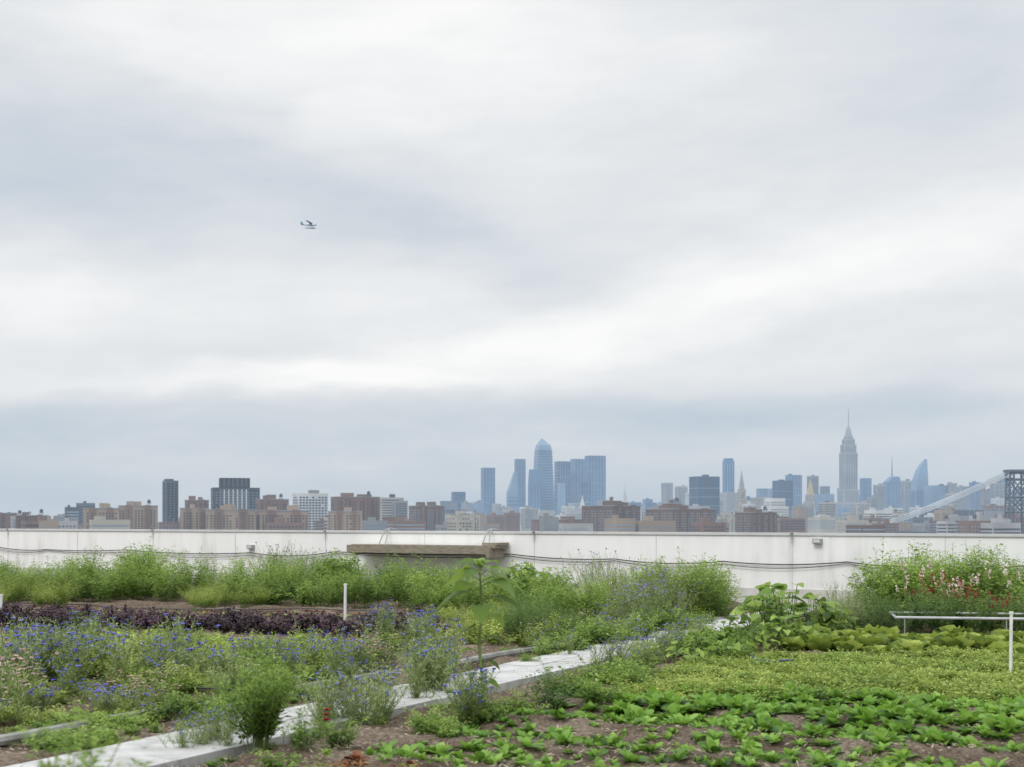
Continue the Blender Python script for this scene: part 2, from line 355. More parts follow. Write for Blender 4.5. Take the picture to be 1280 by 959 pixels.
n2=N(nt,'ShaderNodeTexNoise'); n2.inputs['Scale'].default_value=.8; n2.inputs['Detail'].default_value=5; nt.links.new(tc.outputs['Object'],n2.inputs['Vector'])
g_=math_(nt,'ADD',math_(nt,'MULTIPLY',n1.outputs[0],.6),math_(nt,'MULTIPLY',n2.outputs[0],.4))
g_=math_(nt,'ADD',g_,math_(nt,'MULTIPLY',sep.outputs[2],.07))
nt.links.new(ramp(nt,g_,[(.42,(.70,.70,.68)),(.52,(.81,.81,.80)),(.68,(.86,.86,.855))]),p.inputs['Base Color'])
bp=N(nt,'ShaderNodeBump'); bp.inputs['Strength'].default_value=.2; bp.inputs['Distance'].default_value=.02; nt.links.new(n2.outputs[0],bp.inputs['Height']); nt.links.new(bp.outputs[0],p.inputs['Normal'])
nt.links.new(p.outputs[0],o.inputs[0]); white=m
whitecap=simplemat('coping_metal',(0.62,0.63,0.64),(0.52,0.53,0.54),scale=2,rough=.5)
seam=simplemat('wall_seam',(0.70,0.70,0.69),scale=3)
black=simplemat('black_rubber',(0.04,0.04,0.04),scale=20,rough=.6)
greybox=simplemat('grey_box_metal',(0.36,0.37,0.37),scale=8,rough=.5)
mb=MB()
c=wallpt(0,-.15); mb.box(c[0],c[1],110,.3,wth,-1.0,WT-.05,white)
c=wallpt(0,-.15); mb.box(c[0],c[1],110,.36,wth,WT-.05,WT,whitecap,bottom=True)
for k in range(-17,18):
    s=k*3.05+.6; c=wallpt(s,.004); mb.box(c[0],c[1],.018,.010,wth,0,WT-.051,seam)
for k in range(-9,9):
    c=wallpt(k*6.1+.6,.02); mb.box(c[0],c[1],.07,.40,wth,WT,WT+.006,seam)
c=wallpt(0,.006); mb.box(c[0],c[1],110,.02,wth,.0,.32,simplemat('wall_flashing',(0.66,0.66,0.64),(0.5,0.49,0.45),scale=2),bottom=True)
mb.obj('white_parapet_wall')
def spx(x): return float(np.dot(wl(x)-wl(640),wd))
for x,w_,z_ in ((315,.2,1.03),(1023,.18,1.30)):
    mb=MB(); c=wallpt(spx(x),.05); mb.box(c[0],c[1],w_,.1,wth,z_-.07,z_+.03,greybox,bottom=True); mb.box(c[0]-wn[0]*.055,c[1]-wn[1]*.055,w_*.7,.02,wth,z_-.05,z_+.01,whitecap,bottom=True)
    mb.obj('wall_junction_box')
def cable(name,pts,r):
    mb=MB(); out=[]
    for (s0,z0,sag),(s1,z1,_) in zip(pts,pts[1:]):
        for i in range(10):
            t=i/10; out.append((*wallpt(s0+(s1-s0)*t,.05),z0+(z1-z0)*t-sag*4*t*(1-t)))
    mb.tube(out,r,black,5); mb.obj(name)
cp=[(-50,.92,.03)]+[(spx(x),z_,sg) for x,z_,sg in ((0,.9,.05),(60,.85,.03),(160,.88,.06),(315,.86,.09),(420,.92,.04),(640,.93,.05),(770,.86,.07),(905,.85,.06),(1060,.88,.05),(1180,.84,.04),(1280,.86,.03))]+[(20,.86,.02),(45,.87,.02)]
cable('electrical_cable',cp,.012)
cable('electrical_cable',[(s,z_-.045-.03*math.sin(s*1.3),sg*1.6) for s,z_,sg in cp],.007)
wood=simplemat('weathered_wood',(0.34,0.30,0.24),(0.17,0.145,0.11),scale=3,rough=.9,bump=.5,stretch=(2,2,22))
woodtop=simplemat('weathered_wood_top',(0.50,0.47,0.41),(0.34,0.31,0.26),scale=3,rough=.9,bump=.4)
s0,s1=spx(452),spx(636); mb=MB(); L=s1-s0
for i in range(3):
    c=wallpt((s0+s1)/2+(.05*i),.14+i*.19); mb.box(c[0],c[1],L-.08*i,.18,wth,1.06+.004*i,1.12+.004*i,wood,woodtop,bottom=True)
c=wallpt((s0+s1)/2,.61); mb.box(c[0],c[1],L*.97,.06,wth,.93,1.11,wood,woodtop,bottom=True)
c=wallpt(s1-.12,.38); mb.box(c[0],c[1],.1,.6,wth,.86,1.055,wood,bottom=True)
c=wallpt(s0+.25,.38); mb.box(c[0],c[1],.1,.5,wth,.88,1.055,wood,bottom=True)
c=wallpt(s1-.15,.3); mb.box(c[0],c[1],.38,.5,wth,1.13,1.19,wood,woodtop,bottom=True)
for s in (spx(484),spx(612)):
    mb.tube([(*wallpt(s,.3),1.0),(*wallpt(s,.3),1.15),(*wallpt(s,.1),WT+.01),(*wallpt(s,-.1),WT+.06),(*wallpt(s,-.40),WT+.03),(*wallpt(s,-.40),WT-.3)],.016,greybox,6)
    mb.tube([(*wallpt(s+.13,.3),1.0),(*wallpt(s+.13,.22),1.2),(*wallpt(s+.1,.1),WT+.0),(*wallpt(s,-.1),WT+.05)],.012,greybox,6)
mb.obj('wooden_wall_bench')

def pc(y): return -2.55+.483*(y-10.3)
def soil_h(x,y):
    u=x*.475+y*.88
    return .035*np.sin(u*2*math.pi/1.15)+.02*np.sin(x*3.1+y*1.7)*np.sin(y*2.3-x)+.012*np.sin(x*9.1+3*np.sin(y*4))*np.sin(y*8.3)
def patch(x,y): return .5*math.sin(x*1.9+1.3*math.sin(y*.9))+.5*math.sin(y*1.6+1.7*math.sin(x*1.1)+2)+.25*math.sin(x*4.3+y*3.1)
nx,ny=520,460
xs=np.linspace(-32,26,nx)
ys=1+59*(np.linspace(0,1,ny)**1.6)
GX,GY=np.meshgrid(xs,ys)
GZs=soil_h(GX,GY)+rng.normal(0,.008,GX.shape)
inside=np.abs(GX-pc(GY))<.60; GZs=np.where(inside,-.03,GZs)
side=(GX-wA[0])*wn[0]+(GY-wA[1])*wn[1]
over=side>.1; GX=np.where(over,GX-(side-.1)*wn[0],GX); GY=np.where(over,GY-(side-.1)*wn[1],GY)
V=np.stack([GX.ravel(),GY.ravel(),GZs.ravel()],1)
I=np.arange(nx*ny).reshape(ny,nx); Q=np.stack([I[:-1,:-1],I[:-1,1:],I[1:,1:],I[1:,:-1]],-1).reshape(-1,4)
me=bpy.data.meshes.new('farm_soil'); me.vertices.add(len(V)); me.vertices.foreach_set('co',V.ravel()); me.loops.add(Q.size); me.loops.foreach_set('vertex_index',Q.ravel().astype(np.int32)); me.polygons.add(len(Q)); me.polygons.foreach_set('loop_start',np.arange(0,Q.size,4,dtype=np.int32)); me.polygons.foreach_set('loop_total',np.full(len(Q),4,dtype=np.int32)); me.update(calc_edges=True)
m,nt,o=newmat('soil_mat'); p=N(nt,'ShaderNodeBsdfPrincipled'); p.inputs['Roughness'].default_value=.95; p.inputs['Specular IOR Level'].default_value=.1
tc=N(nt,'ShaderNodeTexCoord'); n1=N(nt,'ShaderNodeTexNoise'); n1.inputs['Scale'].default_value=1.2; n1.inputs['Detail'].default_value=4
n2=N(nt,'ShaderNodeTexNoise'); n2.inputs['Scale'].default_value=28; n2.inputs['Detail'].default_value=6; n2.inputs['Roughness'].default_value=.75
for q in (n1,n2): nt.links.new(tc.outputs['Object'],q.inputs['Vector'])
mxv=math_(nt,'ADD',math_(nt,'MULTIPLY',n1.outputs[0],.4),math_(nt,'MULTIPLY',n2.outputs[0],.6))
nt.links.new(ramp(nt,mxv,[(.38,(.055,.038,.028)),(.5,(.15,.112,.083)),(.62,(.31,.255,.20))]),p.inputs['Base Color'])
bp=N(nt,'ShaderNodeBump'); bp.inputs['Strength'].default_value=.9; bp.inputs['Distance'].default_value=.04
nt.links.new(n2.outputs[0],bp.inputs['Height']); nt.links.new(bp.outputs[0],p.inputs['Normal']); nt.links.new(p.outputs[0],o.inputs[0])
me.materials.append(m); ob=bpy.data.objects.new('farm_soil',me); scene.collection.objects.link(ob)
mb=MB(); c=wallpt(0,28); mb.box(c[0],c[1],110,56,wth,GZ,-.25,simplemat('roof_building_wall',(0.45,0.44,0.42),scale=.3)); mb.obj('rooftop_building')

conc=[simplemat('paver_concrete',(0.52,0.52,0.51),(0.35,0.35,0.335),scale=5,rough=.9,bump=.25),simplemat('paver_concrete_b',(0.48,0.48,0.47),(0.32,0.32,0.305),scale=7,rough=.9,bump=.25)]
pdv=np.array([.435,.90]); pth=math.atan2(.90,.435); mb=MB()
for i in range(-12,36):
    for j in (-.5,.5):
        q=np.array([-2.55,10.3])+pdv*i*.615+np.array([.90,-.435])*j*.44
        if np.dot(q-wA,wn)>-.5: continue
        z=.045+random.uniform(-.004,.004); mb.box(q[0],q[1],.607,.432,pth+random.uniform(-.006,.006),-.05,z,random.choice(conc))
mb.obj('paver_path')
pipe=simplemat('grey_pvc',(0.32,0.32,0.30),(0.17,0.17,0.155),scale=5,rough=.85)
mb=MB(); pts=[]
for i in range(44):
    t=-6+i*.5; pts.append((-3.77+.49*t+.03*math.sin(i*.6),11+.87*t,.035+.01*math.sin(i)))
mb.tube(pts,.045,pipe,8); mb.obj('irrigation_pipe')
mb=MB()
def dripline(p,q,r=.010,z=.05,mat=black,n=30):
    P=gp(*p);Q_=gp(*q); out=[]
    for i in range(n):
        t=i/(n-1); xy=P+(Q_-P)*t+np.array([.03*math.sin(i*1.1+p[1]),.03*math.cos(i*.7)]); out.append((*xy,z+float(soil_h(*xy))))
    mb.tube(out,r,mat,5)
for y0 in (757,760,764,791,796,801,806,812,820,830,842): dripline((-120,y0),(560-(y0-757)*1.6,y0+13+(y0-757)*.35))
mb.obj('drip_irrigation_lines')
blue=simplemat('blue_hose_rubber',(0.03,0.06,0.16),scale=10,rough=.4); mb=MB()
g=[gp(*q) for q in ((938,830),(948,836),(962,838),(978,837),(992,836))]; mb.tube([(*q,.10) for q in g],.012,blue,6); mb.obj('blue_hose')

wp=simplemat('white_plastic',(0.8,0.8,0.78),scale=9,rough=.5)
def stake(x,yb,yt,w=.045):
    g=gp(x,yb); d=g[1]; h=H-(yt-HY)/F*d; mb=MB(); 
    mb.tube([(g[0],g[1],-.1),(g[0]+.01,g[1],h)],w/2,wp,8); mb.tube([(g[0]+.01,g[1],h),(g[0]+.01,g[1],h+.03)],w/2+.006,wp,8); mb.obj('white_stake')
stake(431,786,732,.045); stake(1263,848,768,.036); stake(1,775,745,.045)
steel=simplemat('galvanised_steel',(0.50,0.51,0.52),(0.34,0.35,0.36),scale=6,rough=.4)
mb=MB(); a=gp(1120,797); b=gp(1400,801)
h0=.29
mb.tube([(*a,h0),(*b,h0)],.02,steel,8); mb.tube([(*a,h0),(a[0]+.2,a[1]+1.1,h0)],.018,steel,8); mb.tube([(a[0]+.2,a[1]+1.1,h0),(b[0]+.2,b[1]+1.1,h0)],.018,steel,8)
for t in (.04,.5,.98): q=a+(b-a)*t; mb.tube([(*q,-.1),(*q,h0-.02)],.009,greybox,6)
mb.obj('metal_bed_frame')

# seaplane
mb=MB(); pw=simplemat('plane_white',(0.50,0.56,0.63),scale=.5,rough=.4); pb=simplemat('plane_blue',(0.14,0.30,0.44),scale=.5,rough=.4)
d=900; P0=np.array([(386-640)/F*d,d,H+(HY-281.5)/F*d])
yw=-.35
def pl(x,y,z): return tuple(P0+np.array([x*math.cos(yw)-y*math.sin(yw),x*math.sin(yw)+y*math.cos(yw),z-.06*x]))
secs=[(5.0,.25,.0),(4.4,.62,0),(3.0,.8,.1),(1.5,.85,.25),(-.5,.75,.25),(-3,.4,.25),(-5.2,.15,.35)]
for (xa,ra,za),(xb,rb,zb) in zip(secs,secs[1:]): mb.tube([pl(xa,0,za),pl(xb,0,zb)],ra,pw if xa>-1 else pb,10,rb)
def slab(p,mat,t=.14):
    a=[pl(*q) for q in p]; b=[(q[0],q[1],q[2]+t) for q in a]; mb.poly(a[::-1],mat); mb.poly(b,mat)
    for i in range(len(a)): j=(i+1)%len(a); mb.quad(a[i],a[j],b[j],b[i],mat)
slab([(2.6,0,1.0),(2.4,-6,1.6),(1.0,-6,1.6),(.6,0,1.0)],pb); slab([(2.6,0,1.0),(.6,0,1.0),(1.0,6,1.3),(2.4,6,1.3)],pb)
slab([(-4.1,0,.4),(-4.4,-2,.4),(-5.3,-2,.4),(-5.4,0,.4)],pb); slab([(-4.1,0,.4),(-5.4,0,.4),(-5.3,2,.4),(-4.4,2,.4)],pb)
a=[(-3.6,-.08,.4),(-5.4,-.08,.4),(-5.9,-.08,2.3),(-5.0,-.08,2.3)]; mb.poly([pl(*q) for q in a],pb); mb.poly([pl(q[0],.08,q[2]) for q in a[::-1]],pb)
for sy in (-1.1,1.1):
    mb.tube([pl(4.2,sy,-1.7),pl(3.3,sy,-1.9),pl(0,sy,-1.95),pl(-3,sy,-1.7)],.36,pw,8,.15)
    for x in (2.4,-.4): mb.tube([pl(x,sy,-1.7),pl(x*.8,sy*.4,-.3)],.09,pb,5)
    mb.tube([pl(1.5,sy*.6,-.2),pl(1.7,sy*2.6,1.2)],.07,pb,5)
mb.tube([pl(5.15,0,-1.0),pl(5.15,0,1.0)],.07,pb,5); mb.tube([pl(5.0,0,0),pl(5.3,0,0)],.2,pb,8,.05)
mb.obj('seaplane')

# ------------------------------------------------------------ vegetation (numpy)
Z3=np.array([0,0,1.0])
class P:
    def __init__(s): s.V=[];s.T=[];s.M=[];s.A=[];s.n=0
    def add(s,V,T,M,A):
        s.V.append(V);s.T.append(T+s.n);s.M.append(M);s.A.append(A);s.n+=len(V)
    def fin(s): return np.concatenate(s.V),np.concatenate(s.T),np.concatenate(s.M),np.concatenate(s.A)
def nrm(a): return a/(np.linalg.norm(a,axis=-1,keepdims=True)+1e-9)
def arr(x,n): return np.broadcast_to(np.asarray(x,float),(n,)).reshape(n,1)
SIMPLE=[(.42,1.)]; OVAL=[(.22,.8),(.55,1.),(.82,.6)]; HEART=[(.04,.6),(.22,1.),(.5,.88),(.78,.45)]
def leaves(p,P_,D,L,W,droop=.3,fold=.12,mat=0,prof=SIMPLE,roll=.5,val=None):
    n=len(P_); D=nrm(D); L=arr(L,n);W=arr(W,n)
    S=np.cross(D,Z3+rng.normal(0,.05,(n,3))); S=nrm(S); Nn=np.cross(S,D)
    a=arr(rng.normal(0,roll,n),n); S=S*np.cos(a)+Nn*np.sin(a); Nn=np.cross(S,D)
    k=len(prof); vs=[P_]
    for t,w in prof:
        c=P_+D*L*t-Z3*droop*L*t*t
        vs+= [c+S*W*w/2+Nn*fold*W*w, c, c-S*W*w/2+Nn*fold*W*w]
    vs.append(P_+D*L-Z3*droop*L)
    V=np.stack(vs,1).reshape(-1,3); m=2+3*k
    T=[(0,3,2),(0,2,1)]
    for j in range(k-1):
        a0=1+3*j; T+=[(a0,a0+1,a0+4),(a0,a0+4,a0+3),(a0+1,a0+2,a0+5),(a0+1,a0+5,a0+4)]
    a0=1+3*(k-1); T+=[(a0,a0+1,m-1),(a0+1,a0+2,m-1)]
    T=np.array(T); TT=(T[None]+ (np.arange(n)*m)[:,None,None]).reshape(-1,3)
    if val is None: val=np.clip(rng.normal(.5,.2,n),0,1)
    A=np.repeat(np.broadcast_to(val,(n,)),m)
    p.add(V,TT,np.full(len(TT),mat),A)
def tubes(p,A,B,ra,rb,mat=1,val=.5):
    A=np.atleast_2d(A);B=np.atleast_2d(B); n=len(A); t=nrm(B-A); u=nrm(np.cross(t,np.array([.13,.97,.2]))); w=np.cross(u,t)
    ra=arr(ra,n);rb=arr(rb,n); vs=[]
    for Q,r in ((A,ra),(B,rb)):
        for j in range(3):
            an=2*math.pi*j/3; vs.append(Q+r*(math.cos(an)*u+math.sin(an)*w))
    V=np.stack(vs,1).reshape(-1,3); T=np.array([(0,1,4),(0,4,3),(1,2,5),(1,5,4),(2,0,3),(2,3,5)])
    TT=(T[None]+(np.arange(n)*6)[:,None,None]).reshape(-1,3); p.add(V,TT,np.full(len(TT),mat),np.full(len(V),val))
def poly_stem(p,pts,r0,r1,mat=1):
    k=len(pts)-1; rr=np.linspace(r0,r1,k+1); tubes(p,pts[:-1],pts[1:],rr[:-1],rr[1:],mat)
def curve(base,lean,az,h,k=5,wob=.02):
    t=np.linspace(0,1,k+1)[:,None]
    d=np.array([math.cos(az),math.sin(az),0])
    pts=base+d*lean*t**1.5+Z3*h*t+rng.normal(0,wob,(k+1,3))*t*[1,1,.2]; return pts
def sample(pts,t):
    k=len(pts)-1; f=t*k; i=np.minimum(f.astype(int),k-1); return pts[i]+(pts[i+1]-pts[i])*(f-i)[:,None]
def rdirs(n,up,az=None):
    a=rng.uniform(0,2*math.pi,n) if az is None else az; u=rng.normal(up,.35,n); return nrm(np.stack([np.cos(a),np.sin(a),u],1))
def flower(p,c,r,n,mat,up=.6,w=.55,val=None):
    a=np.arange(n)/n*2*math.pi+rng.uniform(0,6); D=np.stack([np.cos(a),np.sin(a),np.full(n,up)],1)
    leaves(p,np.repeat(c[None],n,0),D,r*rng.uniform(.8,1.1,n),r*w*1.3,0,.1,mat,roll=.2,val=val)
def bush(h,r,ns,nl,L,W,up=.5,droop=.35,sr=.004,fl=None,flp=0,flr=.02,prof=SIMPLE,tmin=.1):
    p=P()
    for i in range(ns):
        az=rng.uniform(0,2*math.pi); q=rng.uniform(0,1)**.6; base=np.array([math.cos(az)*r*.3*q,math.sin(az)*r*.3*q,0])
        hh=h*rng.uniform(.55,1.08)*(1-.3*q*q); pts=curve(base,r*.75*q,az,hh,5,.03*h); poly_stem(p,pts,sr,sr*.4)
        t=rng.uniform(tmin,1,nl)**.8; Q=sample(pts,t); sz=(1.15-.55*t)*rng.uniform(.7,1.2,nl)
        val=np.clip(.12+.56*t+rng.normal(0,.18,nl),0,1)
        Dl=rdirs(nl,up); off=Dl*np.array([1,1,.4])*rng.uniform(0,.06,(nl,1))*min(1,r/.3)
        leaves(p,Q+off,Dl,L*sz,W*sz,droop,.12,0,prof,val=val)
        if fl is not None and rng.random()<flp: flower(p,pts[-1]+[0,0,.01],flr,8,fl)
    return p.fin()
def corn(h,ns,fl=2,flp=.6,r=.12,flr=.026,L=.09,W=.011,nl=16):
    p=P()
    for i in range(ns):
        az=rng.uniform(0,2*math.pi); q=rng.uniform(0,1); base=np.array([math.cos(az)*r*.5*q,math.sin(az)*r*.5*q,0])
        pts=curve(base,r*q*1.5,az,h*rng.uniform(.6,1.05),5,.02); poly_stem(p,pts,.003,.0018)
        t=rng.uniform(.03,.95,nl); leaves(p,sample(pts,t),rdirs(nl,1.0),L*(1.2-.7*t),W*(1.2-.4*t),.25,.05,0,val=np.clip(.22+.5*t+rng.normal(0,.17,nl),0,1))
        tips=[pts[-1]]
        for b in range(rng.integers(1,4)):
            s=sample(pts,np.array([rng.uniform(.4,.8)]))[0]; e=s+np.array([rng.normal(0,.06),rng.normal(0,.06),h*rng.uniform(.15,.3)]); tubes(p,s,e,.002,.0012); tips.append(e)
            leaves(p,np.linspace(s,e,4),rdirs(4,.9),L*.6,W*.8,.2,.05,0)
        for e in tips:
            if rng.random()<flp:
                tubes(p,e,e+[0,0,.016],.005,.007,1); flower(p,e+[0,0,.014],flr*rng.uniform(.7,1.2),9,fl,up=rng.uniform(.2,1.0),w=.7)
    return p.fin()
def rosette(n,L,W,e0=.2,e1=1.4,droop=.4,prof=OVAL,hgt=.0,fold=.15,mat=0):
    p=P(); a=np.arange(n)*2.4+rng.uniform(0,6); e=np.linspace(e0,e1,n)+rng.normal(0,.12,n)
    D=np.stack([np.cos(a),np.sin(a),np.tan(np.clip(e,.05,1.45))],1)
    s=rng.uniform(.6,1.2,n)*np.linspace(1,.75,n); base=np.zeros((n,3)); base[:,2]=hgt*rng.uniform(.2,1,n)
    leaves(p,base,D,L*s,W*s,droop,fold,mat,prof,roll=.4,val=np.clip(np.linspace(.15,.75,n)+rng.normal(0,.16,n),0,1)); return p.fin()  # low outer leaves start darker: shading put into the leaf colour value
def squash(h,r,n,L):
    p=P()
    for i in range(n):
        az=rng.uniform(0,2*math.pi); q=rng.uniform(0,1)**.6; hh=h*rng.uniform(.35,1)*(1-.4*q)
        pts=curve(np.array([0,0,0.])+np.array([math.cos(az),math.sin(az),0])*r*q*.5,r*q*.6,az,hh,4,.01); poly_stem(p,pts,.008,.005)
        l=L*rng.uniform(.6,1.15); D=np.array([[math.cos(az+rng.normal(0,.5)),math.sin(az+rng.normal(0,.5)),rng.normal(.1,.3)]])
        leaves(p,pts[-1:]-D*l*.25,D,l,l*1.05,.3,.14,0,HEART,roll=.35,val=np.array([np.clip(rng.normal(.45,.22),0,1)]))
    return p.fin()
def lettuce(n=16,L=.17):
    p=P(); a=np.arange(n)*2.4; e=np.linspace(.25,1.35,n)
    D=np.stack([np.cos(a),np.sin(a),np.tan(e)],1); s=np.linspace(1.1,.6,n)*rng.uniform(.85,1.15,n)
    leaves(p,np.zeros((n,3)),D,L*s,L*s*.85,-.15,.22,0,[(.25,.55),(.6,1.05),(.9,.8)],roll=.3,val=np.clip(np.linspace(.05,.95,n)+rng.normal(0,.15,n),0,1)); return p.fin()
def snap(h,ns,fl):
    p=P()
    for i in range(ns):
        az=rng.uniform(0,6.28);q=rng.uniform(0,1)
        pts=curve(np.array([math.cos(az),math.sin(az),0])*.2*q,.15*q,az,h*rng.uniform(.75,1.1),5,.015); poly_stem(p,pts,.004,.002)
        t=rng.uniform(.05,.8,30); leaves(p,sample(pts,t),rdirs(30,.5),.08,.018,.3,.1,0)
        tt=rng.uniform(.84,1.0,13); f=rng.choice(fl); leaves(p,sample(pts,tt),rdirs(13,.3),.033,.03,.1,.2,f,roll=1)
    return p.fin()

class Mass:
    def __init__(s,name,mats): s.name=name;s.mats=mats;s.L=[];s.n=0
    def put(s,pr,x,y,sc=1,yaw=None,z=None,sz=None,dv=0):
        V,T,M,A=pr; yaw=rng.uniform(0,6.283) if yaw is None else yaw; c,sn=math.cos(yaw),math.sin(yaw)
        R=np.array([[c,sn,0],[-sn,c,0],[0,0,1]]); W=V@R*np.array([sc,sc,sz or sc*rng.uniform(.88,1.12)]); W=W+np.array([x,y,(float(soil_h(x,y)) if z is None else z)-.01])
        s.L.append((W,T+s.n,M,np.clip(A+dv+.10*patch(x*1.3+5,y*1.3),0,1))); s.n+=len(V)
    def fill(s,prs,n,quad,sc=(.8,1.2),avoid=0.0,thr=-9,ph=0):
        q=[gp(*a) for a in quad]
        for i in range(n):
            a,b=rng.uniform(0,1,2); w=q[0]*(1-a)*(1-b)+q[1]*a*(1-b)+q[2]*a*b+q[3]*(1-a)*b
            if abs(w[0]-pc(w[1]))<avoid: continue
            if patch(w[0]+ph,w[1]+ph)+rng.normal(0,.15)<thr: continue
            s.put(prs[rng.integers(len(prs))],w[0],w[1],rng.uniform(*sc),dv=rng.normal(0,.10))
    def rows(s,prs,p,q,pr2,q2,nr,spc,sc=(.8,1.2),jit=.05,miss=.05):
        a,b,c,d=gp(*p),gp(*q),gp(*pr2),gp(*q2)
        for r in range(nr):
            t=r/max(1,nr-1); A=a+(c-a)*t; Bq=b+(d-b)*t; L=np.linalg.norm(Bq-A); k=int(L/spc)
            for i in range(k):
                if rng.random()<miss: continue
                w=A+(Bq-A)*(i+.5)/k+rng.normal(0,jit,2); s.put(prs[rng.integers(len(prs))],w[0],w[1],rng.uniform(*sc),dv=rng.normal(0,.10))
    def done(s):
        V=np.concatenate([l[0] for l in s.L]);T=np.concatenate([l[1] for l in s.L]);M=np.concatenate([l[2] for l in s.L]);A=np.concatenate([l[3] for l in s.L])
        me=bpy.data.meshes.new(s.name); me.vertices.add(len(V)); me.vertices.foreach_set('co',V.astype(np.float32).ravel())
        me.loops.add(T.size); me.loops.foreach_set('vertex_index',T.astype(np.int32).ravel()); me.polygons.add(len(T))
        me.polygons.foreach_set('loop_start',np.arange(0,T.size,3,dtype=np.int32)); me.polygons.foreach_set('loop_total',np.full(len(T),3,dtype=np.int32))
        for m in s.mats: me.materials.append(m)
        me.polygons.foreach_set('material_index',M.astype(np.int32)); me.update(calc_edges=True)
        at=me.attributes.new('v','FLOAT','POINT'); at.data.foreach_set('value',A.astype(np.float32))
        o=bpy.data.objects.new(s.name,me); scene.collection.objects.link(o); print(s.name,len(T)); return o

G_mid=leafmat('leaf_green',[(0,(.038,.082,.017)),(.45,(.165,.275,.052)),(1,(.38,.51,.12))],.4)
G_yel=leafmat('leaf_yellow_green',[(0,(.07,.12,.02)),(.45,(.255,.35,.062)),(1,(.49,.57,.17))],.4)
G_dark=leafmat('leaf_dark_green',[(0,(.028,.065,.018)),(.5,(.095,.18,.045)),(1,(.22,.33,.085))])
G_grey=leafmat('leaf_grey_green',[(0,(.10,.15,.05)),(.5,(.26,.34,.135)),(1,(.48,.55,.28))],.4)
G_brt=leafmat('leaf_bright_green',[(0,(.035,.095,.014)),(.5,(.175,.34,.048)),(1,(.37,.57,.14))],.4,rough=.42,spec=.35)
Pur=leafmat('leaf_purple_basil',[(0,(.012,.008,.016)),(.5,(.042,.018,.036)),(1,(.13,.06,.10))],.12)
Red=leafmat('leaf_red',[(0,(.08,.02,.012)),(.5,(.20,.07,.035)),(1,(.32,.20,.07))],.2)
Stem=leafmat('stem_green',[(0,(.11,.17,.05)),(1,(.24,.30,.10))],0)
Straw=leafmat('dry_straw',[(0,(.22,.18,.12)),(1,(.55,.48,.36))],0)
FB=leafmat('petal_blue',[(0,(.09,.09,.52)),(.5,(.20,.20,.76)),(1,(.38,.36,.86))],.3)
FP=leafmat('petal_pink',[(0,(.60,.34,.38)),(1,(.85,.70,.68))],.3)
FR=leafmat('petal_red',[(0,(.20,.006,.018)),(1,(.42,.025,.05))],.2)
FW=leafmat('petal_white',[(0,(.65,.55,.45)),(1,(.88,.84,.76))],.3)
FL=leafmat('petal_lavender',[(0,(.34,.30,.60)),(1,(.58,.52,.82))],.3)
FY=leafmat('petal_yellow',[(0,(.75,.50,.06)),(1,(.85,.72,.25))],.3)

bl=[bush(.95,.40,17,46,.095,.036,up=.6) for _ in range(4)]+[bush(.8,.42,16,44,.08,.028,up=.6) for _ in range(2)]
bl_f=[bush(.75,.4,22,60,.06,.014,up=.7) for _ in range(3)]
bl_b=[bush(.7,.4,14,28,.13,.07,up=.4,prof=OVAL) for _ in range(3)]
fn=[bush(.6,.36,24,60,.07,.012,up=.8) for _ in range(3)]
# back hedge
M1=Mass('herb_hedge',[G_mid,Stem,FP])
M1.fill(bl+bl_f,165,((-330,742),(440,742),(440,756),(-330,752)),(.8,1.08))
M1.fill(bl,14,((150,742),(205,742),(205,748),(150,747)),(1.15,1.38))
M1.fill(bl,6,((90,742),(125,742),(125,748),(90,747)),(1.15,1.3)); M1.done()
M1=Mass('feathery_herb_row',[G_yel,Stem,FY])
M1.fill(fn,46,((-300,748),(110,750),(90,764),(-300,760)),(.85,1.15)); M1.fill(fn,22,((240,750),(330,750),(330,762),(240,762)),(.6,.85)); M1.done()
M1=Mass('tomato_plants',[G_mid,Stem,FP])
M1.fill(bl_b+bl,64,((300,744),(580,746),(580,764),(300,758)),(.7,1.0)); M1.fill(bl_b+bl,12,((400,742),(450,742),(450,748),(400,747)),(1.1,1.3)); M1.fill(bl_b+bl,8,((480,746),(560,748),(560,754),(480,752)),(1.0,1.15)); M1.done()
M1=Mass('tall_wild_grass',[G_grey,Stem,FL])
cg=[corn(.9,14,fl=2,flp=.1,r=.25,L=.13,W=.008,nl=18) for _ in range(3)]
M1.fill(cg,7,((330,742),(400,742),(400,748),(330,747)),(1.1,1.35)); M1.fill(cg,6,((735,758),(780,758),(780,765),(735,765)),(1.1,1.4)); M1.fill(cg,10,((-100,742),(640,744),(640,750),(-100,748)),(.9,1.15)); M1.done()
# seedlings
M2=Mass('red_seedlings',[Red,Stem]); sd=[rosette(6,.07,.035) for _ in range(4)]
M2.rows(sd,(-120,757),(560,770),(-120,765),(560,780),5,.14,(1.0,1.8)); M2.done()
M2=Mass('green_seedlings',[G_yel,Stem]); M2.rows(sd,(-120,762),(560,772),(-120,768),(560,784),5,.3,(1,2),jit=.12); M2.done()
# purple basil
M3=Mass('purple_basil_row',[Pur,Stem]); pb_=[bush(.28,.17,9,18,.065,.038,up=.5,prof=OVAL,sr=.003) for _ in range(5)]
M3.rows(pb_,(-150,771),(540,787),(-150,783),(545,799),5,.2,(.75,1.25),jit=.06); M3.done()
